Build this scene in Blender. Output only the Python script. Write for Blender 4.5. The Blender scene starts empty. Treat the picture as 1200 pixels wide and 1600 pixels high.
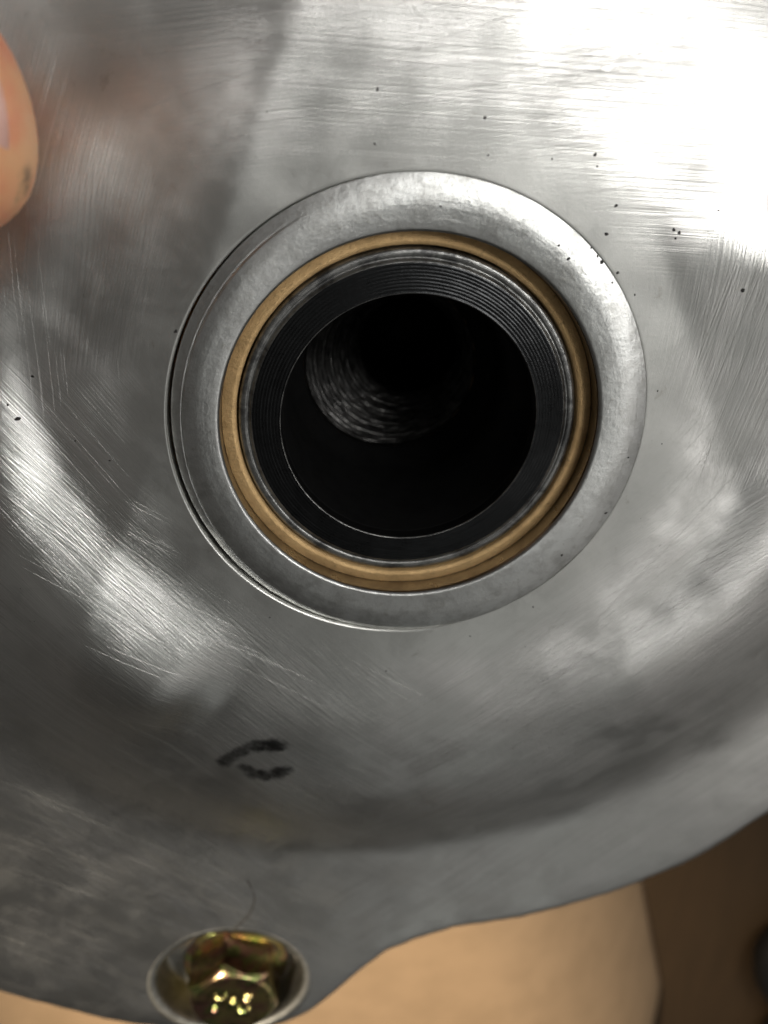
import bpy, bmesh, math, random
import numpy as np
from mathutils import Vector, Matrix, noise
random.seed(7)
rng = np.random.default_rng(7)
scene = bpy.context.scene
COL = scene.collection

# ------------------------------------------------------------------ camera
cam_d = bpy.data.cameras.new('camera'); cam = bpy.data.objects.new('camera', cam_d); COL.objects.link(cam)
cam_d.sensor_fit = 'VERTICAL'; cam_d.sensor_height = 36.0; cam_d.lens = 1331 / 1600 * 36.0
cam_d.clip_start = 0.1; cam_d.clip_end = 500
R = ((0.995864453, 0.0, 0.0908514787), (0.0396113220, 0.899946253, -0.434197748), (-0.0817614478, 0.43600085, 0.896224483))
M = Matrix(R).transposed().to_4x4(); M.translation = Vector((-1.575, 4.641, 12.473))
cam.matrix_world = M
cam_d.dof.use_dof = True; cam_d.dof.focus_distance = 13.4; cam_d.dof.aperture_fstop = 0.125
scene.camera = cam

# ------------------------------------------------------------------ room light and added fill lamps
world = bpy.data.worlds.new('World'); scene.world = world; world.use_nodes = True
world.node_tree.nodes['Background'].inputs['Color'].default_value = (1.0, 0.95, 0.88, 1)
wt = world.node_tree; bgn = wt.nodes['Background']; bgn.inputs['Strength'].default_value = 1.0
_tc = wt.nodes.new('ShaderNodeTexCoord'); _sx = wt.nodes.new('ShaderNodeSeparateXYZ'); _mr = wt.nodes.new('ShaderNodeMapRange'); _mx = wt.nodes.new('ShaderNodeVectorMath')
wt.links.new(_tc.outputs['Generated'], _sx.inputs[0]); wt.links.new(_sx.outputs[2], _mr.inputs[0]); _mr.interpolation_type = 'SMOOTHSTEP'
for _i, _v in enumerate((0.3, 0.8, 0.025, 0.06)): _mr.inputs[_i + 1].default_value = _v
_mx.operation = 'SCALE'; _mx.inputs[0].default_value = (1.0, 0.96, 0.90); wt.links.new(_mr.outputs[0], _mx.inputs['Scale']); wt.links.new(_mx.outputs[0], bgn.inputs['Color'])

def area(name, loc, target, sx, sy, radiance, color):
    l = bpy.data.lights.new(name, 'AREA'); l.shape = 'RECTANGLE'; l.size = sx; l.size_y = sy
    l.energy = radiance * math.pi * sx * sy; l.color = color
    o = bpy.data.objects.new(name, l); COL.objects.link(o); o.location = loc
    o.rotation_euler = (Vector(target) - Vector(loc)).to_track_quat('-Z', 'Y').to_euler()
    return o
def area_r(name, loc, sx, sy, radiance, color, along):
    o = area(name, loc, (0, 0, 0), sx, sy, radiance, color)
    z_ = Vector(loc).normalized(); x_ = Vector(along); x_ = (x_ - z_ * x_.dot(z_)).normalized(); y_ = z_.cross(x_)
    o.rotation_euler = Matrix((x_, y_, z_)).transposed().to_euler(); return o
area_r('window_light', (28, 17, 45), 28, 17, 11, (1.0, 0.985, 0.96), (0.87, -0.49, 0))
area('wide_fill_light', (14, 38, 45), (0, 0, 0), 46, 22, 0.491, (1.0, 0.985, 0.96))  # this and all area lamps below: unseen fills added to light the metal
area('top_fill_light', (8, -1, 48), (0, 0, 0), 21, 19, 0.256, (0.98, 1.0, 0.97))
area('top_right_fill_light', (22, -14, 47), (0, 0, 0), 9, 12, 0.84, (0.98, 1.0, 0.97))  # unseen fill added for the flat land right of the hub
area('low_fill_light', (10, -32, 45), (0, 0, 0), 18, 9, 0.733, (0.98, 1.0, 0.97))  # unseen fill added for the land below the hub
area('right_fill_light', (84, 26, 34), (0, 0, 0), 30, 40, 1.29, (1.0, 0.98, 0.95))
area('lower_right_fill_light', (33, -34, 45), (0, 0, 0), 16, 14, 0.958, (1.0, 0.97, 0.93))  # unseen fill added for the bright streak at lower right
area('far_right_light', (68, -62, 42), (0, 0, 0), 30, 40, 0.616, (1.0, 0.97, 0.93))
area('far_fill_light', (22, -84, 44), (0, 0, 0), 40, 30, 0.346, (0.98, 1.0, 0.97))
area('left_fill_light', (-42, 24, 42), (0, 0, 0), 20, 20, 0.22, (1.0, 0.95, 0.88))
area('left_low_light', (-60, -40, 42), (0, 0, 0), 30, 90, 0.0741, (1.0, 0.97, 0.92))
sp = bpy.data.lights.new('card_fill_spot', 'SPOT'); sp.energy = 210000; sp.spot_size = math.radians(30); sp.spot_blend = 0.9  # unseen spot added to brighten the cardboard
sp.shadow_soft_size = 1.6; sp.color = (1.0, 0.86, 0.68)
so = bpy.data.objects.new('card_fill_spot', sp); COL.objects.link(so); so.location = (-26, 12, 34)
so.rotation_euler = (Vector((0, -28, -7)) - so.location).to_track_quat('-Z', 'Y').to_euler()

scene.view_settings.view_transform = 'Standard'; scene.view_settings.look = 'None'
scene.view_settings.exposure = 0.0; scene.view_settings.gamma = 1.0

# ------------------------------------------------------------------ helpers
def tag(o, label=None, cat=None, group=None, kind=None):
    for k, v in (('label', label), ('category', cat), ('group', group), ('kind', kind)):
        if v: o[k] = v
    return o
def empty(name, loc=(0, 0, 0)):
    o = bpy.data.objects.new(name, None); COL.objects.link(o); o.location = loc; o.empty_display_size = 0.5
    return o
def link(name, me, mat, parent=None, smooth=True):
    o = bpy.data.objects.new(name, me); COL.objects.link(o)
    if mat: me.materials.append(mat)
    if smooth: me.polygons.foreach_set('use_smooth', [True] * len(me.polygons))
    if parent: o.parent = parent
    return o
def mesh(name, V, F):
    me = bpy.data.meshes.new(name); me.from_pydata([tuple(v) for v in V], [], [tuple(f) for f in F]); me.update()
    return me
def lathe(name, prof, mat, parent=None, n=256, sharp=None, loc=(0, 0, 0), wob=None):
    """revolve (r, z) pairs about z; duplicate a pair to get a hard edge"""
    V = []; m = len(prof)
    for i in range(n):
        a = 2 * math.pi * i / n
        for r, z in prof:
            dr, dz = wob(r, a, z) if wob else (0, 0)
            V.append(((r + dr) * math.cos(a) + loc[0], (r + dr) * math.sin(a) + loc[1], z + dz + loc[2]))
    F = []
    for i in range(n):
        j = (i + 1) % n
        for k in range(m - 1):
            if prof[k] == prof[k + 1]: continue
            F.append((i * m + k, j * m + k, j * m + k + 1, i * m + k + 1))
    return link(name, mesh(name, V, F), mat, parent)

class NT:
    def __init__(s, name):
        s.m = bpy.data.materials.new(name); s.m.use_nodes = True; s.t = s.m.node_tree
        s.b = s.t.nodes['Principled BSDF']; s.out = s.t.nodes['Material Output']
    def n(s, ty, **kw):
        o = s.t.nodes.new(ty)
        for k, v in kw.items(): setattr(o, k, v)
        return o
    def l(s, a, b): s.t.links.new(a, b)
    def put(s, sock, v):
        if isinstance(v, (int, float)): sock.default_value = v
        elif isinstance(v, (tuple, list)): sock.default_value = v
        else: s.l(v, sock)
    def ma(s, op, a, b=0.0, c=None, clamp=False):
        o = s.n('ShaderNodeMath', operation=op, use_clamp=clamp); s.put(o.inputs[0], a); s.put(o.inputs[1], b)
        if c is not None: s.put(o.inputs[2], c)
        return o.outputs[0]
    def noise(s, vec, scale=1.0, detail=2.0, rough=0.5, dist=0.0):
        o = s.n('ShaderNodeTexNoise'); s.l(vec, o.inputs['Vector'])
        for k, v in (('Scale', scale), ('Detail', detail), ('Roughness', rough), ('Distortion', dist)): o.inputs[k].default_value = v
        return o.outputs['Fac']
    def comb(s, x, y, z):
        o = s.n('ShaderNodeCombineXYZ'); s.put(o.inputs[0], x); s.put(o.inputs[1], y); s.put(o.inputs[2], z); return o.outputs[0]
    def ramp(s, v, a, b, lo=0.0, hi=1.0):
        o = s.n('ShaderNodeMapRange'); o.interpolation_type = 'SMOOTHSTEP'; s.put(o.inputs[0], v)
        for i, q in enumerate((a, b, lo, hi)): s.put(o.inputs[i + 1], q)
        return o.outputs[0]
    def mixc(s, f, a, b):
        o = s.n('ShaderNodeMix', data_type='RGBA'); s.put(o.inputs[0], f); s.put(o.inputs[6], a); s.put(o.inputs[7], b); return o.outputs[2]
    def bump(s, h, strength, dist, normal=None):
        o = s.n('ShaderNodeBump'); s.put(o.inputs['Height'], h); o.inputs['Strength'].default_value = strength
        o.inputs['Distance'].default_value = dist
        if normal is not None: s.l(normal, o.inputs['Normal'])
        return o.outputs[0]
    def xyz(s):
        tc = s.n('ShaderNodeTexCoord'); sp = s.n('ShaderNodeSeparateXYZ'); s.l(tc.outputs['Object'], sp.inputs[0])
        return tc.outputs['Object'], sp.outputs[0], sp.outputs[1], sp.outputs[2]
    def dist2(s, x, y, cx, cy, sx=1.0, sy=1.0):
        dx = s.ma('MULTIPLY', s.ma('SUBTRACT', x, cx), sx); dy = s.ma('MULTIPLY', s.ma('SUBTRACT', y, cy), sy)
        return s.ma('SQRT', s.ma('ADD', s.ma('MULTIPLY', dx, dx), s.ma('MULTIPLY', dy, dy)))

# ------------------------------------------------------------------ materials
def sanded_aluminium():
    t = NT('hand sanded cast aluminium'); P, x, y, z = t.xyz()
    r = t.ma('SQRT', t.ma('ADD', t.ma('MULTIPLY', x, x), t.ma('MULTIPLY', y, y)))
    th = t.ma('ARCTAN2', y, x)
    big = t.noise(P, 0.45, 3, 0.6); mid = t.noise(P, 1.6, 5, 0.62); fine = t.noise(P, 9, 5, 0.7); grain = t.noise(P, 60, 2, 0.6)
    # straight sanding strokes, laid in a few wide zones round the hub
    soft = t.noise(P, 0.55, 0, 0.5)
    def zone(deg0, jit, src):
        thw = t.ma('SUBTRACT', th, t.ma('MULTIPLY', t.ma('GREATER_THAN', th, math.pi / 2), 2 * math.pi))
        q = t.ma('ADD', thw, t.ma('MULTIPLY', t.ma('SUBTRACT', src, 0.5), jit))
        a = None; prev = ZONES[0][1]
        acc = math.radians(prev + deg0); k = 0.0
        fade = 1.0
        for lim, ang_ in ZONES[1:]:
            lim += deg0 * 1.2
            st = t.ma('GREATER_THAN', q, math.radians(lim))
            fade = t.ma('MULTIPLY', fade, t.ramp(t.ma('ABSOLUTE', t.ma('SUBTRACT', q, math.radians(lim))), 0.0, 0.24))
            acc = t.ma('ADD', acc, t.ma('MULTIPLY', st, math.radians(ang_ - prev))); k = t.ma('ADD', k, st); prev = ang_
        return acc, fade
    ZONES = [(-270, -268), (-230, -197), (-194, -138), (-92, -50), (-6, -4), (38, 92)]
    def strokes(jit, su, sv, det, seed, rot=0.0, src=None):
        a, fade = zone(math.degrees(rot), jit, src if src is not None else mid)
        c = t.ma('COSINE', a); sn = t.ma('SINE', a)
        u = t.ma('SUBTRACT', t.ma('MULTIPLY', y, c), t.ma('MULTIPLY', x, sn))
        v = t.ma('ADD', t.ma('MULTIPLY', x, c), t.ma('MULTIPLY', y, sn))
        n_ = t.noise(t.comb(t.ma('MULTIPLY', u, su), t.ma('MULTIPLY', v, sv), t.ma('ADD', t.ma('MULTIPLY', t.ma('COSINE', t.ma('MULTIPLY', a, 2.0)), 3.7), seed)), 1.0, det, 0.65)
        return t.ma('ADD', 0.5, t.ma('MULTIPLY', t.ma('SUBTRACT', n_, 0.5), fade))
    s1 = strokes(0.6, 0.20, 10, 6, 0.0, 0.0, soft)
    s2 = strokes(0.5, 0.10, 26, 4, 9.0, 0.07, soft)
    s3 = strokes(0.6, 0.06, 48, 2, 21.0, -0.10, soft)
    s4 = strokes(0.8, 0.12, 75, 1, 40.0, 0.25, soft)
    # how strongly each place was sanded: little on the land, strong on the roll-off, softer on the flange
    band = t.ma('MULTIPLY', t.ramp(r, 3.9, 5.0), t.ramp(r, 9.0, 11.6, 1.0, 0.7))
    up = t.ma('MULTIPLY', t.ma('MULTIPLY', t.ramp(y, 3.6, 5.2), t.ramp(x, -4.0, 0.5, 0.35, 1.0)), 0.8)
    left = t.ma('MULTIPLY', t.ramp(x, -3.6, -4.6), 0.25)
    amt = t.ma('ADD', t.ma('MAXIMUM', t.ma('MAXIMUM', band, up), left), 0.12, clamp=True)
    amt = t.ma('MULTIPLY', amt, t.ma('MULTIPLY', t.ramp(big, 0.3, 0.62, 0.35, 1.0), t.ma('SUBTRACT', 1.0, t.ma('MULTIPLY', t.ma('MULTIPLY', t.ramp(x, -2.0, -4.5), t.ramp(y, 1.0, 3.0)), 0.5))))
    lines = t.ma('ADD', t.ma('MULTIPLY', s1, 0.30), t.ma('ADD', t.ma('MULTIPLY', s2, 0.36), t.ma('MULTIPLY', s3, 0.42)))
    deep = t.ramp(s3, 0.62, 0.70); deep2 = t.ramp(s4, 0.68, 0.76)
    h = t.ma('MULTIPLY', lines, amt)
    h = t.ma('SUBTRACT', h, t.ma('MULTIPLY', t.ma('ADD', deep, deep2), t.ma('MULTIPLY', amt, 0.14)))
    h = t.ma('ADD', h, t.ma('MULTIPLY', fine, 0.05))
    n1 = t.bump(h, 0.50, 0.04)
    n2 = t.bump(t.ma('ADD', t.ma('MULTIPLY', grain, 0.35), t.ma('MULTIPLY', mid, 0.4)), 0.10, 0.05, n1)
    t.l(n2, t.b.inputs['Normal'])
    # stains and the two black smudges
    stain = t.ramp(t.noise(P, 0.9, 6, 0.7, 0.6), 0.42, 0.66)
    blot = t.ramp(t.noise(P, 3.2, 5, 0.75, 0.4), 0.6, 0.74)
    base = t.mixc(t.ma('MULTIPLY', stain, 0.5), (0.64, 0.64, 0.61, 1), (0.47, 0.475, 0.45, 1))
    base = t.mixc(t.ma('MULTIPLY', blot, 0.55), base, (0.36, 0.34, 0.30, 1))
    base = t.mixc(t.ma('MULTIPLY', t.ramp(lines, 0.40, 0.66), t.ma('MULTIPLY', amt, 0.85)), base, (0.88, 0.86, 0.84, 1))
    base = t.mixc(t.ma('MULTIPLY', t.ma('MAXIMUM', deep, deep2), t.ma('MULTIPLY', amt, 0.4)), base, (0.95, 0.93, 0.90, 1))
    ink = None
    for cx, cy, sx, sy, rot in SMUDGES:
        c, s_ = math.cos(rot), math.sin(rot)
        u = t.ma('ADD', t.ma('MULTIPLY', t.ma('SUBTRACT', x, cx), c), t.ma('MULTIPLY', t.ma('SUBTRACT', y, cy), s_))
        v = t.ma('SUBTRACT', t.ma('MULTIPLY', t.ma('SUBTRACT', y, cy), c), t.ma('MULTIPLY', t.ma('SUBTRACT', x, cx), s_)); sx *= 1.5; sy *= 1.25
        d = t.dist2(u, v, 0, 0, 1 / sx, 1 / sy)
        d = t.ma('ADD', d, t.ma('MULTIPLY', t.ma('SUBTRACT', t.noise(P, 6, 6, 0.8), 0.5), 1.7))
        m = t.ramp(d, 0.5, 1.25, 1.0, 0.0)
        ink = m if ink is None else t.ma('MAXIMUM', ink, m)
    base = t.mixc(t.ma('MULTIPLY', ink, t.ramp(t.noise(P, 2.2, 4, 0.7), 0.3, 0.6, 0.55, 0.92)), base, (0.012, 0.011, 0.012, 1))
    t.l(base, t.b.inputs['Base Color'])
    t.b.inputs['Metallic'].default_value = 1.0
    ro = t.ma('ADD', 0.345, t.ma('MULTIPLY', t.ma('SUBTRACT', big, 0.5), 0.16))
    ro = t.ma('ADD', ro, t.ma('MULTIPLY', stain, 0.10)); ro = t.ma('ADD', ro, t.ma('MULTIPLY', t.ma('MULTIPLY', t.ramp(x, -1.5, -4.0), t.ramp(y, 1.5, 4.0)), 0.12))
    ro = t.ma('ADD', ro, t.ma('MULTIPLY', t.ma('SUBTRACT', 0.53, lines), t.ma('MULTIPLY', amt, 0.6)))
    t.put(t.b.inputs['Roughness'], ro)
    tg = t.n('ShaderNodeTangent', direction_type='RADIAL', axis='Z'); t.l(tg.outputs[0], t.b.inputs['Tangent'])
    t.put(t.b.inputs['Anisotropic'], t.ma('MULTIPLY', amt, 0.75))
    return t.m

def turned_metal(name, col, col2, rough, rings, ring_amt, spots=0.3, metallic=1.0, aniso=0.6, grime=None, spec=0.5, fine_amt=0.05, grimelo=0.5):
    t = NT(name); P, x, y, z = t.xyz()
    r = t.ma('SQRT', t.ma('ADD', t.ma('MULTIPLY', x, x), t.ma('MULTIPLY', y, y)))
    th = t.ma('ARCTAN2', y, x)
    zr = t.ma('SUBTRACT', r, z)
    ring = t.noise(t.comb(t.ma('MULTIPLY', zr, rings), t.ma('MULTIPLY', t.ma('COSINE', th), 1.2), t.ma('MULTIPLY', t.ma('SINE', th), 1.2)), 1.0, 3, 0.6)
    fine = t.noise(P, 14, 5, 0.7); mid = t.noise(P, 2.4, 5, 0.7, 0.3)
    h = t.ma('ADD', t.ma('MULTIPLY', ring, ring_amt), t.ma('MULTIPLY', fine, fine_amt))
    t.l(t.bump(h, 0.5, 0.04), t.b.inputs['Normal'])
    base = t.mixc(t.ma('MULTIPLY', t.ramp(mid, 0.42, 0.66), spots * 1.6, clamp=True), col, col2)
    if grime: base = t.mixc(t.ma('MULTIPLY', t.ramp(t.noise(P, 7, 5, 0.75), grimelo, grimelo + 0.16), 0.6), base, grime)
    t.l(base, t.b.inputs['Base Color']); t.put(t.b.inputs['Metallic'], metallic)
    t.put(t.b.inputs['Roughness'], t.ma('ADD', rough, t.ma('MULTIPLY', t.ma('SUBTRACT', mid, 0.5), 0.25)))
    t.b.inputs['Specular IOR Level'].default_value = spec
    tg = t.n('ShaderNodeTangent', direction_type='RADIAL', axis='Z'); t.l(tg.outputs[0], t.b.inputs['Tangent'])
    t.b.inputs['Anisotropic'].default_value = aniso
    return t.m

# smudges: centre x, y (plate space), half length, half width, turn
SMUDGES = [(-3.42, -6.72, 0.17, 0.13, 0.8), (-3.15, -6.47, 0.22, 0.13, 0.6), (-2.84, -6.30, 0.24, 0.14, 0.3), (-2.50, -6.27, 0.18, 0.16, 0.0), (-3.05, -6.98, 0.16, 0.11, -0.6), (-2.80, -7.17, 0.22, 0.15, -0.15), (-2.46, -7.10, 0.20, 0.16, 0.5)]
M_ALU = sanded_aluminium()
M_BOSS = turned_metal('worn turned aluminium', (0.58, 0.585, 0.57, 1), (0.40, 0.40, 0.385, 1), 0.40, 7, 0.25, 0.5, grime=(0.38, 0.37, 0.34, 1), fine_amt=0.30, grimelo=0.55)
M_BRONZE = turned_metal('oil bronze', (0.74, 0.51, 0.25, 1), (0.54, 0.36, 0.17, 1), 0.60, 10, 0.06, 0.4, metallic=0.6, aniso=0.0, grime=(0.20, 0.12, 0.06, 1), fine_amt=1.4, grimelo=0.57)
M_WALL = turned_metal('smooth bored wall', (0.42, 0.40, 0.37, 1), (0.30, 0.28, 0.26, 1), 0.30, 10, 0.1, 0.4, aniso=0.2, fine_amt=0.1)
M_STEEL = turned_metal('black oxide steel', (0.024, 0.025, 0.026, 1), (0.010, 0.0105, 0.011, 1), 0.24, 26, 0.3, 0.4, metallic=0.85, fine_amt=0.15)
M_STEELEDGE = turned_metal('rubbed steel edge', (0.26, 0.26, 0.25, 1), (0.07, 0.07, 0.07, 1), 0.34, 16, 0.4, 0.6, metallic=0.9, fine_amt=0.35)
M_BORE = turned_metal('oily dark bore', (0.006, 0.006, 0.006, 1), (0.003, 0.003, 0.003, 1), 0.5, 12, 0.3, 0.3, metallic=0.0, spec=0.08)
M_DRILL = turned_metal('drilled steel bottom', (0.15, 0.147, 0.142, 1), (0.03, 0.03, 0.03, 1), 0.42, 6, 0.2, 0.5, metallic=1.0, grime=(0.04, 0.04, 0.04, 1), fine_amt=0.35, grimelo=0.5)

# ------------------------------------------------------------------ cover plate
plate = tag(empty('cover_plate'), 'hand sanded grey aluminium cover with round hub opening and scalloped rim', 'machine cover')
R_BOSS = 3.75; R_IN = 2.97
BOLT = (-4.08, -14.85); R_HOLE = 1.9

def sstep(a, b, v):
    t = np.clip((v - a) / (b - a), 0, 1); return t * t * (3 - 2 * t)
def softplus(v, k): return np.where(v / k > 30, v, k * np.log1p(np.exp(np.clip(v / k, -40, 40))))
# rim outline: radius by angle in degrees
OUT = [(-180, 17.3), (-150, 17.5), (-123, 17.5), (-116, 17.6), (-108, 17.62), (-103, 17.4), (-100, 17.12), (-97.8, 16.65),
       (-95.3, 15.75), (-93, 14.95), (-91, 14.42), (-88, 14.02), (-84, 13.83), (-79, 13.87), (-70, 13.98), (-60, 14.03), (-50, 13.85), (-30, 13.9),
       (0, 13.9), (60, 13.9), (120, 13.9), (140, 13.9), (150, 14.6), (160, 16.6), (170, 17.2), (180, 17.3)]
def rim(deg): return np.interp(deg, [a for a, _ in OUT], [b for _, b in OUT])
# filed facets on the hub land: direction (deg), distance where it starts, slope, softness
FACETS = [(157, 3.66, 0.19, 0.05), (25, 4.45, -0.17, 0.05), (118, 6.0, 0.05, 0.3), (60, 7.0, 0.04, 0.3)]
# raised lips facing the hub: direction (deg), angular half width, distance of the inner edge, slope, softness
LIPS = [(192, 46, 4.62, 0.37, 0.10), (326, 34, 5.25, 0.30, 0.09), (150, 22, 5.3, 0.17, 0.12)]
_rp = np.linspace(0, 20, 2001)
_sl = np.interp(_rp, [0, 5.7, 6.5, 7.6, 8.6, 9.6, 10.2, 11.2, 20], [0, 0, 0.17, 0.22, 0.28, 0.42, 0.36, 0, 0])
_sl = np.convolve(np.pad(_sl, 35, 'edge'), np.ones(71) / 71, 'valid')
_drop = np.cumsum(_sl) * 0.01; ZF = -1.55; _drop *= -ZF / _drop[-1]
def height(x, y):
    r = np.hypot(x, y); z = np.zeros_like(r); deg = np.degrees(np.arctan2(y, x))
    r = r - 0.45 * sstep(48, 12, np.abs(deg + 14)) - 0.30 * sstep(40, 8, np.abs((deg - 186 + 180) % 360 - 180))
    for a, d, s, k in FACETS:
        c, sn = math.cos(math.radians(a)), math.sin(math.radians(a))
        z -= softplus(x * c + y * sn - d, k) * s * (1.0 if a != 25 else sstep(3.5, 2.3, y) * sstep(-2.4, -1.0, y))
    for a, w, d, s, k in LIPS:
        dd = np.abs((deg - a + 180) % 360 - 180)
        m = sstep(w, w * (0.7 if w > 40 else 0.45), dd)
        st = d + (0.0 if w <= 40 else 2.6 * (1 - np.cos(np.radians(deg - 222))))
        if w > 40: s = s * (1 + 0.35 * sstep(214, 188, np.where(deg < 0, deg + 360, deg)))
        z += m * s * (softplus(r - st, k) - softplus(r - 6.15, 0.15))
    return z * (1 - sstep(6.2, 9.6, r)) - np.interp(r, _rp, _drop)
def bumpy(x, y):
    out = np.empty_like(x); f = x.ravel(); g = y.ravel(); o = out.ravel()
    for i in range(len(f)):
        o[i] = noise.noise((f[i] * 0.55, g[i] * 0.55, 1.3)) * 0.6 + noise.noise((f[i] * 1.3, g[i] * 1.3, 7.1)) * 0.22
    return o.reshape(x.shape)
NA = 900
rads = np.concatenate([np.linspace(0, 0.06, 6)[:-1], np.linspace(0.06, 0.5, 14)[:-1], np.linspace(0.5, 1.0, 110) ** 1.0])
rads = np.concatenate([[0, .004, .010, .018, .028, .04, .055, .08], np.linspace(.1, .9, 20)])  # absolute offsets near the boss
ang = np.linspace(-math.pi, math.pi, NA, endpoint=False)
Rm = rim(np.degrees(ang)); Rm = (np.roll(Rm, 1) + np.roll(Rm, -1) + 2 * Rm) / 4
NR = 130
tt = np.linspace(0, 1, NR)
rows = []
for o in rads: rows.append(np.full(NA, R_BOSS + 0.005 + o))
r0 = R_BOSS + 0.005 + rads[-1]
for t_ in tt[1:]: rows.append(r0 + (Rm - 0.35 - r0) * t_)
for e in (0.28, 0.21, 0.15, 0.10, 0.06, 0.03, 0.01, 0.0): rows.append(Rm - e)
RR = np.array(rows); X = RR * np.cos(ang); Y = RR * np.sin(ang)
Z = height(X, Y) + 0.045 * bumpy(X, Y)
# worn, rounded outer edge and a fine rounded lip at the boss groove
e = np.clip((0.35 - (Rm - RR)) / 0.35, 0, 1); nick = np.array([[noise.noise((math.cos(a_) * 16, math.sin(a_) * 16, 0.3)) * 0.5 + noise.noise((math.cos(a_) * 50, math.sin(a_) * 50, 5.3)) * 0.3 for a_ in ang]])
e = np.clip(e * (1 + 0.3 * nick * (e < 0.97)), 0, 1)
Z -= 0.20 * (1 - np.sqrt(np.clip(1 - e ** 2, 0, 1))) + 0.09 * (1 + 0.35 * nick) * np.clip(1 - (Rm - RR) / 1.0, 0, 1) ** 2
lip = np.clip(1 - (RR - R_BOSS - 0.005) / 0.035, 0, 1); Z -= (0.003 + 0.035 * np.clip(np.cos(ang - math.radians(190)), 0, 1)) * lip ** 2
V = np.stack([X, Y, Z], -1).reshape(-1, 3).tolist(); NRr = RR.shape[0]
idx = lambda k, i: k * NA + (i % NA)
cx = (X - BOLT[0]); cy = (Y - BOLT[1]); dh = np.hypot(cx, cy).reshape(-1)
inside = dh < R_HOLE
F = []; touched = set()
for k in range(NRr - 1):
    for i in range(NA):
        q = (idx(k, i), idx(k, i + 1), idx(k + 1, i + 1), idx(k + 1, i))
        ins = [inside[v] for v in q]
        if any(ins):
            if not all(ins): touched.update(v for v, s in zip(q, ins) if not s)
            continue
        F.append((q[0], q[3], q[2], q[1]))
for v in touched:      # pull the ragged edge of the hole on to its circle
    p = V[v]; d = dh[v]; p[0] = BOLT[0] + (p[0] - BOLT[0]) * R_HOLE / d; p[1] = BOLT[1] + (p[1] - BOLT[1]) * R_HOLE / d
# side wall, underside, wall round the boss
base = len(V); last = (NRr - 1) * NA
THK = 0.95
for i in range(NA): V.append([V[last + i][0], V[last + i][1], V[last + i][2] - THK])
for i in range(NA):
    F.append((last + i, base + i, base + (i + 1) % NA, last + (i + 1) % NA))
b2 = len(V)
for i in range(NA): V.append([4.6 * math.cos(ang[i]), 4.6 * math.sin(ang[i]), -2.6])
for i in range(NA): F.append((base + i, b2 + i, b2 + (i + 1) % NA, base + (i + 1) % NA))
b3 = len(V)
for zz in (-0.10, -0.6):
    for i in range(NA): V.append([(R_BOSS + 0.005) * math.cos(ang[i]), (R_BOSS + 0.005) * math.sin(ang[i]), zz])
for i in range(NA):
    j = (i + 1) % NA
    F.append((i, j, b3 + j, b3 + i)); F.append((b3 + i, b3 + j, b3 + NA + j, b3 + NA + i))
body = link('plate_body', mesh('plate_body', V, F), M_ALU, plate)

# counterbored bolt hole with a rubbed rim
ZB = float(height(np.array([BOLT[0]]), np.array([BOLT[1]]))[0])
M_HOLE = turned_metal('rubbed counterbore', (0.24, 0.24, 0.225, 1), (0.12, 0.12, 0.11, 1), 0.55, 8, 0.4, 0.5, grime=(0.10, 0.10, 0.09, 1), fine_amt=0.3)
hole = lathe('bolt_recess', [(2.02, -0.06), (1.98, -0.012), (1.93, 0.002), (1.87, -0.006), (1.80, -0.05), (1.76, -0.14), (1.74, -0.3), (1.70, -0.85), (1.66, -0.93), (1.55, -0.98), (0.4, -0.98)],
             M_HOLE, plate, n=128)
hole.location = (BOLT[0], BOLT[1], ZB + 0.02)

# boss ring: a turned face with an eccentric second step on its left side
NB = 720; rb = np.concatenate([np.linspace(R_IN, R_IN + 0.04, 5), np.linspace(R_IN + 0.06, 3.5, 18), np.linspace(3.52, R_BOSS, 34)])
V = []; F = []
def boss_z(r, a):
    d = math.degrees(a)
    z = 0.070 - 0.055 * max(0, math.cos(a - math.radians(200))) - 0.035 * max(0, 1 - (r - R_IN) / 0.05) ** 2               # inner edge break
    z += 0.009 * math.sin((r - R_IN) / (R_BOSS - R_IN) * math.pi)              # faint crown
    z -= 0.075 * max(0, (r - 3.3) / 0.45) ** 1.7
    z -= 0.012 * max(0, 1 - (r - R_IN) / 0.2) ** 2
    # second step, off centre, so that it runs out above and below
    px, py = r * math.cos(a), r * math.sin(a)
    r2 = math.hypot(px - 0.085, py + 0.06)
    w = max(0, math.cos(math.radians(d - 196))) ** 0.7 if math.cos(math.radians(d - 196)) > 0 else 0
    w *= max(0.0, min(1.0, (math.cos(math.radians(d - 198)) - 0.12) / 0.45))
    w *= 0.9 + 0.3 * noise.noise((px * 3, py * 3, 0))
    z -= w * 0.05 * (1 / (1 + math.exp(-max(-40, min(40, (r2 - 3.675) / 0.008)))))
    z -= w * 0.045 * math.exp(-((r2 - 3.668) / 0.014) ** 2)
    z += 0.006 * noise.noise((px * 1.7, py * 1.7, 3.3)) + 0.002 * noise.noise((px * 9, py * 9, 3.3))
    return z
for i in range(NB):
    a = 2 * math.pi * i / NB
    gap = 0.000 + 0.050 * max(0, math.cos(a - math.radians(185))) ** 1.2
    for r in rb:
        s = R_IN + (r - R_IN) * ((R_BOSS - gap - R_IN) / (R_BOSS - R_IN))
        V.append((s * math.cos(a), s * math.sin(a), boss_z(r, a)))
    V.append(((R_BOSS - gap) * math.cos(a), (R_BOSS - gap) * math.sin(a), -0.5))
m = len(rb) + 1
for i in range(NB):
    j = (i + 1) % NB
    for k in range(m - 1): F.append((i * m + k, j * m + k, j * m + k + 1, i * m + k + 1)[::-1])
boss = link('boss_ring', mesh('boss_ring', V, F), M_BOSS, plate)
def wob(r, a, z): return (0.004 * noise.noise((math.cos(a) * 9, math.sin(a) * 9, z)), 0)
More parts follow.
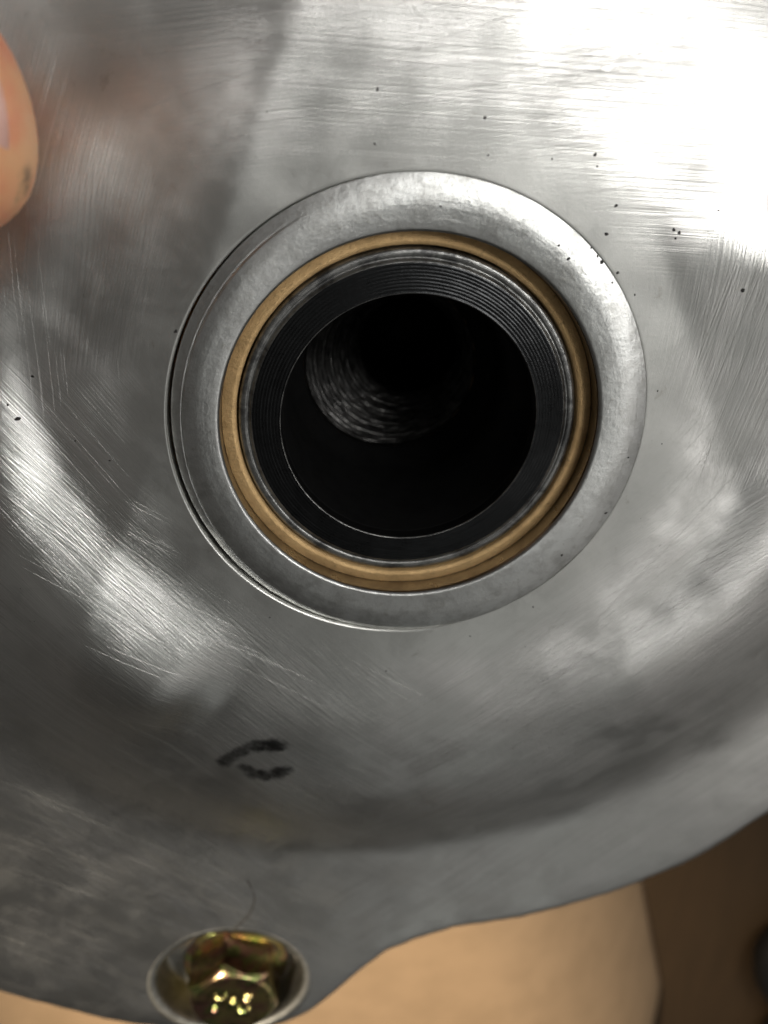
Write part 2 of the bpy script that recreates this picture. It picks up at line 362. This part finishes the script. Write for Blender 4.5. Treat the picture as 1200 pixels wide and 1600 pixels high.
lathe('boss_bore', [(R_IN, -0.045), (R_IN, -0.6), (R_IN, -4.5)], M_WALL, plate)
br = lathe('bushing', [(2.966, -0.9), (2.966, -0.36), (2.955, -0.345), (2.82, -0.298), (2.80, -0.292), (2.79, -0.292), (2.75, -0.315), (2.735, -0.34), (2.73, -0.9)],
      M_BRONZE, plate, wob=wob)
br['label'] = 'golden bronze bushing ring pressed into the hub'

# ------------------------------------------------------------------ hollow shaft
shaft = tag(empty('hollow_shaft'), 'black steel hollow shaft end with turned ridges inside the bronze ring', 'shaft')
lathe('shoulder', [(2.70, -1.2), (2.70, -0.36), (2.69, -0.34), (2.655, -0.315), (2.60, -0.31), (2.585, -0.315), (2.585, -0.315), (2.57, -0.33), (2.545, -0.325), (2.52, -0.30), (2.505, -0.285), (2.49, -0.28)], M_STEELEDGE, shaft, wob=wob)
prof = [(2.49, -0.28)]; nr = 8
for k in range(nr):
    r0 = 2.475 - (2.475 - 2.07) * k / nr; dz = 0.03 * k / nr; w = 0.405 / nr
    dep = 0.0045
    prof += [(r0, -0.275 + dz), (r0 - w * .35, -0.273 + dz), (r0 - w * .6, -0.273 + dz - dep), (r0 - w * .85, -0.275 + dz)]
prof += [(2.062, -0.245), (2.055, -0.243)]
lathe('end_face', prof, M_STEEL, shaft)
lathe('bore_edge', [(2.055, -0.243), (2.045, -0.247), (2.04, -0.26)], M_STEELEDGE, shaft)
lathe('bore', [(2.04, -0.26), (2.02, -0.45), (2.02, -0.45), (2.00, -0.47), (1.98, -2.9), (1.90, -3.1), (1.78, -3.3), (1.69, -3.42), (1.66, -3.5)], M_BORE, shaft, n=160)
DP = [(1.66, -3.5), (1.64, -3.58)]
for k in range(26):
    q = k / 26; DP += [(1.63 - 0.62 * q, -3.6 - 0.85 * q), (1.63 - 0.62 * q - 0.012, -3.6 - 0.85 * q - (0.014 if k % 2 else 0.006))]
DP += [(0.98, -4.5), (0.97, -9.0), (0.0, -9.2)]
def ecc(ob, f):
    for v in ob.data.vertices:
        w = min(1.0, max(0.0, f(math.hypot(v.co.x, v.co.y), v.co.z))); v.co.x += 0.46 * w; v.co.y += 0.12 * w
ds = lathe('drilled_shoulder', DP[:-2], M_DRILL, shaft, n=220,
      wob=lambda r, a, z: (0.012 * noise.noise((math.cos(a) * 9, math.sin(a) * 9, z * 14)), 0.012 * noise.noise((math.cos(a) * 6, math.sin(a) * 6, r * 20))))
ecc(ds, lambda r, z: (-3.55 - z) / 0.95)
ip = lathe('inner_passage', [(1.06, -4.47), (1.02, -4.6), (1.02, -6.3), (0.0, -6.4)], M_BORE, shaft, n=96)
ecc(ip, lambda r, z: 1.0)

# ------------------------------------------------------------------ cardboard
def cardboard_mat():
    t = NT('brown cardboard'); P, x, y, z = t.xyz()
    fl = t.noise(t.comb(t.ma('MULTIPLY', x, 0.4), t.ma('MULTIPLY', y, 7), 0), 1, 2)
    ns = t.noise(P, 0.6, 4, 0.6); fb = t.noise(P, 12, 4, 0.7)
    c = t.mixc(t.ramp(ns, 0.35, 0.7), (0.43, 0.285, 0.16, 1), (0.37, 0.245, 0.135, 1)); c = t.mixc(t.ma('MULTIPLY', fb, 0.3), c, (0.29, 0.19, 0.105, 1))
    t.l(c, t.b.inputs['Base Color']); t.b.inputs['Roughness'].default_value = 0.85
    t.l(t.bump(t.ma('ADD', fl, fb), 0.15, 0.05), t.b.inputs['Normal']); return t.m
CZ = -7.0
def edge_x(y): return 9.2 + 0.18 * math.sin(y * 0.21) + (y + 20) * -0.30
GX, GY = 90, 60; V = []; F = []
for i in range(GX + 1):
    for j in range(GY + 1):
        y_ = -48 + 78 * j / GY; xe = edge_x(max(-34, min(-8, y_))) + 2.2; u = (i / GX) ** 0.6; x_ = -45 + (xe + 45) * u
        bend = max(0.0, x_ - (xe - 9.0)) / 9.0  # curl added so the sheet turns from the light and darkens rightwards
        V.append((x_ - 1.2 * bend ** 2, y_, CZ + 0.22 * noise.noise((x_ * .07, y_ * .09, 0)) - 6.3 * bend ** 1.7))
for i in range(GX):
    for j in range(GY): q = i * (GY + 1) + j; F.append((q, q + GY + 1, q + GY + 2, q + 1))
card = link('cardboard_sheet', mesh('cardboard_sheet', V, F), cardboard_mat())
tag(card, 'blurred tan cardboard sheet, right edge curled down to darken it, under the metal cover', 'cardboard')
sol = card.modifiers.new('s', 'SOLIDIFY'); sol.thickness = 0.25; sol.offset = -1
def shade_mat():
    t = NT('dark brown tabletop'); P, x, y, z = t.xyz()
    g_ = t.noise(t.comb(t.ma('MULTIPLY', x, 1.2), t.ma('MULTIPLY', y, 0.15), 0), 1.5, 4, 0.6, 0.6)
    t.l(t.mixc(g_, (0.065, 0.038, 0.017, 1), (0.036, 0.022, 0.010, 1)), t.b.inputs['Base Color']); t.b.inputs['Roughness'].default_value = 0.7  # dark brown stands in for cardboard lying in shade
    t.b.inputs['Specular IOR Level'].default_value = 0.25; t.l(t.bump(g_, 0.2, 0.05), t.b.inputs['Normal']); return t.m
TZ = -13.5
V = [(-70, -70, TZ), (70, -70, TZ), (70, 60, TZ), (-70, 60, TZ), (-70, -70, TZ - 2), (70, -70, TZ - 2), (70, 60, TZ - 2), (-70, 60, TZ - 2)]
shade_surf = link('shade_surface', mesh('shade_surface', V, [(0, 1, 2, 3), (7, 6, 5, 4), (0, 4, 5, 1), (1, 5, 6, 2), (2, 6, 7, 3), (3, 7, 4, 0)]), shade_mat(), smooth=False)  # added surface that plays the shaded area at right
tag(shade_surf, kind='structure')

# ------------------------------------------------------------------ pits and grit on the casting
def surf(x, y):
    X_ = np.array([x]); Y_ = np.array([y])
    if math.hypot(x, y) < R_BOSS: return boss_z(math.hypot(x, y), math.atan2(y, x))
    return float((height(X_, Y_) + 0.045 * bumpy(X_, Y_))[0])
def flat_mat(name, col, rough, metallic=0.0):
    t = NT(name); P, x, y, z = t.xyz(); c2 = tuple(v * 0.5 for v in col[:3]) + (1,)
    t.l(t.mixc(t.noise(P, 6, 4, 0.7), col, c2), t.b.inputs['Base Color']); t.b.inputs['Roughness'].default_value = rough
    t.b.inputs['Metallic'].default_value = metallic; t.l(t.bump(t.noise(P, 10, 4, 0.7), 0.2, 0.05), t.b.inputs['Normal']); return t.m
PITS = [(0.93, 4.42, 3), (2.08, 2.75, 2), (2.24, 2.56, 3), (2.58, 2.70, 2.4), (2.69, 2.58, 2.2), (2.78, 2.89, 3.4), (2.76, 2.50, 4), (3.02, 2.34, 3.6), (2.95, 2.2, 2.2),
        (-3.47, 1.61, 3.6), (-5.99, 0.28, 4), (-0.52, 4.76, 2.6), (1.0, 3.95, 1.8), (4.92, 2.08, 4), (-0.56, 4.1, 2), (3.78, 2.94, 3), (3.86, 2.9, 3), (3.82, 2.82, 2.4),
        (2.88, 3.28, 3), (3.33, 2.01, 2), (1.9, 3.9, 1.8), (2.5, 3.95, 3), (2.55, 3.8, 2), (3.9, 0.5, 1.6), (4.1, -0.4, 1.6), (2.2, -3.4, 2), (1.1, -3.95, 2), (-2.4, -3.35, 1.6),
        (-5.7, 0.9, 3), (-6.1, 0.5, 2.5), (-5.2, -0.1, 1.6), (-4.7, -0.4, 1.8), (3.3, -1.6, 3), (2.6, -2.35, 3), (0.35, 3.3, 2.4), (3.55, -0.6, 2), (-0.4, -4.6, 2), (4.4, 3.2, 2)]
for k in range(16):
    a_ = random.uniform(-math.pi, math.pi); r_ = random.uniform(3.9, 9.5); PITS.append((r_ * math.cos(a_), r_ * math.sin(a_), random.uniform(0.7, 1.6)))
V = []; F = []
for x_, y_, s_ in PITS:
    z_ = surf(x_, y_); n_ = 9; b_ = len(V); s_ = s_ * 0.0072; ph = random.uniform(0, 6); st = random.uniform(1, 1.6)
    V.append((x_, y_, z_ + 0.009))
    for i in range(n_):
        q = 2 * math.pi * i / n_; rr = s_ * random.uniform(0.75, 1.25); ux = rr * st * math.cos(q); uy = rr * math.sin(q)
        px_ = x_ + ux * math.cos(ph) - uy * math.sin(ph); py_ = y_ + ux * math.sin(ph) + uy * math.cos(ph); V.append((px_, py_, surf(px_, py_) + 0.002))
    for i in range(n_): F.append((b_, b_ + 1 + i, b_ + 1 + (i + 1) % n_))
grit = link('black_grit', mesh('black_grit', V, F), flat_mat('black grit', (0.02, 0.018, 0.016, 1), 0.7)); grit.parent = plate; grit['kind'] = 'stuff'

# ------------------------------------------------------------------ flange bolt
def zinc_mat():
    t = NT('yellow passivated zinc'); P, x, y, z = t.xyz()
    n1 = t.noise(P, 1.3, 3, 0.6, 0.5); n2 = t.noise(P, 2.9, 3, 0.6, 0.8)
    c = t.mixc(t.ramp(n1, 0.4, 0.6), (0.55, 0.44, 0.18, 1), (0.42, 0.22, 0.17, 1)); c = t.mixc(t.ramp(n2, 0.48, 0.62), c, (0.30, 0.34, 0.12, 1))
    c = t.mixc(t.ma('MULTIPLY', t.ramp(t.noise(P, 4, 5, 0.7), 0.5, 0.66), 0.7), c, (0.06, 0.045, 0.025, 1))
    t.l(c, t.b.inputs['Base Color']); t.b.inputs['Metallic'].default_value = 1.0; t.put(t.b.inputs['Roughness'], t.ma('ADD', 0.14, t.ma('MULTIPLY', n2, 0.16)))
    t.l(t.bump(t.noise(P, 9, 4, 0.7), 0.12, 0.05), t.b.inputs['Normal']); return t.m
M_ZINC = zinc_mat()
BX, BY, BZ = -4.03, -15.33, -2.50
bolt = tag(empty('flange_bolt', (BX, BY, BZ)), 'yellow zinc hex bolt with raised head marks sunk in the round recess at the rim', 'bolt')
lathe('washer_flange', [(1.30, 0.0), (1.32, 0.03), (1.31, 0.07), (1.26, 0.10), (1.12, 0.13), (0.9, 0.16), (0.7, 0.18)], M_ZINC, bolt, n=96)
NH = 192; rows_ = [(1.04, 0.10, 0.0), (1.03, 0.5, 0.0), (1.03, 0.99, 0.0), (1.02, 1.06, 0.02), (1.01, 1.10, 0.10), (0.995, 1.135, 0.5), (0.97, 1.16, 1.0), (0.95, 1.165, 1.0), (0.9, 1.165, 1.0), (0.0, 1.165, 1.0)]
V = []; F = []
for i in range(NH):
    a_ = 2 * math.pi * i / NH
    d_ = (a_ - math.radians(98 + 30)) % (math.pi / 3); d_ = min(d_, math.pi / 3 - d_)
    hx = min(1 / math.cos(d_), 1.135)
    for r_, z_, w_ in rows_:
        lim = 1.0
        rr = r_ * (hx * (1 - w_) + 1.0 * w_); top = z_ - max(0, (hx - 1.0)) * 1.1 * (1 - w_) * (z_ > 0.9)
        V.append((rr * math.cos(a_), rr * math.sin(a_), top))
m = len(rows_)
for i in range(NH):
    j = (i + 1) % NH
    for k in range(m - 1): F.append((i * m + k, j * m + k, j * m + k + 1, i * m + k + 1))
link('hex_head', mesh('hex_head', V, F), M_ZINC, bolt)
bm = bmesh.new(); bmesh.ops.create_cone(bm, segments=24, radius1=0.62, radius2=0.62, depth=2.6, cap_ends=True); bmesh.ops.translate(bm, verts=bm.verts, vec=(0, 0, -1.2))
me = bpy.data.meshes.new('shank'); bm.to_mesh(me); bm.free(); link('shank', me, M_ZINC, bolt)
# raised head marks: broken H, A and F shapes, each a joined set of small round-ended bars
def mark(parts):
    bm = bmesh.new()
    for x0, y0, x1, y1 in parts:
        L = math.hypot(x1 - x0, y1 - y0); g_ = bmesh.ops.create_cube(bm, size=1.0)
        bmesh.ops.scale(bm, verts=g_['verts'], vec=(L + 0.05, 0.062, 0.055))
        bmesh.ops.rotate(bm, verts=g_['verts'], cent=(0, 0, 0), matrix=Matrix.Rotation(math.atan2(y1 - y0, x1 - x0), 3, 'Z'))
        bmesh.ops.translate(bm, verts=g_['verts'], vec=((x0 + x1) / 2, (y0 + y1) / 2, 1.175))
    bmesh.ops.bevel(bm, geom=list(bm.edges), offset=0.02, segments=2, affect='EDGES')
    me = bpy.data.meshes.new('raised_mark'); bm.to_mesh(me); bm.free(); return link('raised_mark', me, M_ZINC, bolt)
def glyph(cx, cy, rot, segs, sc=1.0):
    c, s_ = math.cos(rot), math.sin(rot)
    mark([(cx + (a * c - b * s_) * sc, cy + (a * s_ + b * c) * sc, cx + (d * c - e_ * s_) * sc, cy + (d * s_ + e_ * c) * sc) for a, b, d, e_ in segs])
Hs = [(-.12, -.17, -.12, .17), (.12, -.17, .12, .17), (-.12, 0, .12, 0)]
Fs = [(-.10, -.17, -.10, .17), (-.10, .17, .14, .17), (-.10, 0, .08, 0)]
As = [(-.14, -.17, 0, .17), (.14, -.17, 0, .17), (-.07, -.05, .07, -.05)]
glyph(-0.30, 0.27, -0.25, Hs); glyph(0.36, 0.12, -0.25, Fs); glyph(0.02, 0.12, -0.25, As, 0.8); glyph(-0.45, -0.12, -0.3, As, 0.8); glyph(0.22, -0.28, -0.25, Hs)

# ------------------------------------------------------------------ fibre, cable
def tube(name, pts, rad, mat, seg=10, res=10):
    cu = bpy.data.curves.new(name, 'CURVE'); cu.dimensions = '3D'; sp_ = cu.splines.new('NURBS'); sp_.points.add(len(pts) - 1)
    for p, q in zip(sp_.points, pts): p.co = (*q, 1)
    sp_.use_endpoint_u = True; sp_.order_u = 4; cu.resolution_u = res; cu.bevel_depth = rad; cu.bevel_resolution = 3
    o = bpy.data.objects.new(name, cu); COL.objects.link(o); dg = bpy.context.evaluated_depsgraph_get()
    me = bpy.data.meshes.new_from_object(o.evaluated_get(dg)); bpy.data.objects.remove(o); me.materials.clear(); return link(name, me, mat)
fp = [(-3.42, -11.35), (-3.33, -11.62), (-3.24, -11.95), (-3.42, -12.45), (-3.68, -12.8), (-3.95, -13.0)]
fib = tube('fibre', [(a_, b_, surf(a_, b_) + 0.02) for a_, b_ in fp], 0.011, flat_mat('dark fibre', (0.03, 0.027, 0.025, 1), 0.7))
tag(fib, 'thin curved dark fibre lying on the metal just above the bolt recess', 'fibre')
M_RUB = flat_mat('black rubber', (0.012, 0.012, 0.012, 1), 0.5)
cab = tube('cable', [(24.30, -56, TZ + .8), (22.80, -46, TZ + .8), (19.4, -36.11, TZ + .8), (22.80, -37.5, TZ + .8), (20.80, -35.5, TZ + .9), (18.15, -31.14, TZ + .9), (21.30, -29, TZ + .8), (27.80, -27, TZ + .8), (41.80, -29, TZ + .8)], 0.95, M_RUB)
tag(cab, 'black rubber cable lying blurred on the dark added surface at the far right edge', 'cable')

# ------------------------------------------------------------------ hand holding the cover from the left
def skin_mat():
    t = NT('skin'); P, x, y, z = t.xyz()
    n1 = t.noise(P, 0.7, 3, 0.6); cr = t.noise(P, 7, 5, 0.7); wr = t.noise(t.comb(t.ma('MULTIPLY', x, 4), t.ma('MULTIPLY', y, 1.2), z), 1.5, 4, 0.6)
    c = t.mixc(t.ramp(n1, 0.35, 0.65), (0.78, 0.43, 0.22, 1), (0.74, 0.27, 0.15, 1))
    c = t.mixc(t.ramp(t.noise(P, 11, 4, 0.7), 0.66, 0.78, 0, 0.5), c, (0.45, 0.24, 0.16, 1))
    d = t.n('ShaderNodeVectorMath', operation='DISTANCE'); t.l(P, d.inputs[0]); d.inputs[1].default_value = (-4.72, 3.70, 1.2)
    dd = t.ma('ADD', d.outputs['Value'], t.ma('MULTIPLY', t.ma('SUBTRACT', t.noise(P, 3, 4, 0.7), 0.5), 0.7))
    c = t.mixc(t.ramp(dd, 0.05, 0.34, 0.85, 0.0), c, (0.035, 0.02, 0.012, 1))
    t.l(c, t.b.inputs['Base Color']); t.b.inputs['Roughness'].default_value = 0.5
    t.b.inputs['Subsurface Weight'].default_value = 0.25; t.b.inputs['Subsurface Radius'].default_value = (0.35, 0.15, 0.08); t.b.inputs['Subsurface Scale'].default_value = 0.5
    t.l(t.bump(t.ma('ADD', cr, wr), 0.25, 0.06), t.b.inputs['Normal']); return t.m
HV = [((-30, -6, -6.5), 3.4), ((-24.5, -4, -5.5), 3.0), ((-20.5, -1.5, -4.4), 3.1),        # forearm, wrist, palm root
      ((-17.2, 1.2, -3.3), 2.2), ((-13.4, 2.6, -0.6), 1.75), ((-8.9, 4.0, 1.0), 1.62), ((-6.4, 4.45, 1.1), 1.72), ((-4.62, 4.62, 0.85), 1.38)]  # thumb
HE = [(i, i + 1) for i in range(7)]
fing = [((-18.5, 4.0, -6.0), (-14.5, 6.2, -6.3), (-11.2, 7.6, -5.2), (-9.0, 8.2, -4.2)), ((-18.2, 1.6, -6.8), (-13.2, 2.8, -7.2), (-9.6, 3.6, -5.8), (-7.4, 4.0, -4.6)),
        ((-18.2, -1.2, -7.0), (-13.4, -0.8, -7.4), (-10.2, -0.4, -6.0), (-8.2, 0.0, -4.8)), ((-18.6, -3.8, -6.9), (-15.0, -4.2, -7.0), (-12.4, -4.2, -5.8), (-10.8, -4.0, -4.8))]
for k, f_ in enumerate(fing):
    prev = 2; b_ = 1.15 if k < 3 else 0.98
    for j, p in enumerate(f_):
        HV.append((p, (1.7, b_ * 1.12, b_, b_ * 0.86)[j])); HE.append((prev, len(HV) - 1)); prev = len(HV) - 1
me = bpy.data.meshes.new('person'); me.from_pydata([p for p, _ in HV], HE, []); hand = bpy.data.objects.new('person', me); COL.objects.link(hand)
hand.modifiers.new('skin', 'SKIN').use_smooth_shade = True
for v, (p, r_) in zip(me.skin_vertices[0].data, HV): v.radius = (r_, r_)
me.skin_vertices[0].data[0].use_root = True
sb = hand.modifiers.new('sub', 'SUBSURF'); sb.levels = 3; sb.render_levels = 3
dg = bpy.context.evaluated_depsgraph_get(); m2 = bpy.data.meshes.new_from_object(hand.evaluated_get(dg)); hand.modifiers.clear(); hand.data = m2
m2.materials.clear(); m2.materials.append(skin_mat()); m2.polygons.foreach_set('use_smooth', [True] * len(m2.polygons))
tag(hand, "bare hand whose blurred thumb tip with a dirty nail presses the cover at upper left", 'person')
# thumb nail: curved plate lying on the top of the thumb
V = []; F = []; nu, nv = 14, 16
for i in range(nu + 1):
    u = i / nu; xx = -7.2 + 2.44 * u
    for j in range(nv + 1):
        v = j / nv * 2 - 1; wdt = 1.02 * (1 - 0.18 * u ** 6)
        yy = 4.45 + 0.10 * u + v * wdt
        zz = float(np.interp(xx, [-7, -6, -5.5, -5.2, -5, -4.75], [2.56, 2.49, 2.35, 2.20, 2.03, 1.74])) + 0.06 - 0.47 * v * v
        V.append((xx - 0.34 * v * v * u, yy, zz))
for i in range(nu):
    for j in range(nv): q = i * (nv + 1) + j; F.append((q, q + nv + 1, q + nv + 2, q + 1))
nm = NT('nail'); nm.b.inputs['Base Color'].default_value = (0.86, 0.50, 0.42, 1); nm.b.inputs['Roughness'].default_value = 0.3
nail = link('thumb_nail', mesh('thumb_nail', V, F), nm.m, hand); so_ = nail.modifiers.new('s', 'SOLIDIFY'); so_.thickness = 0.08
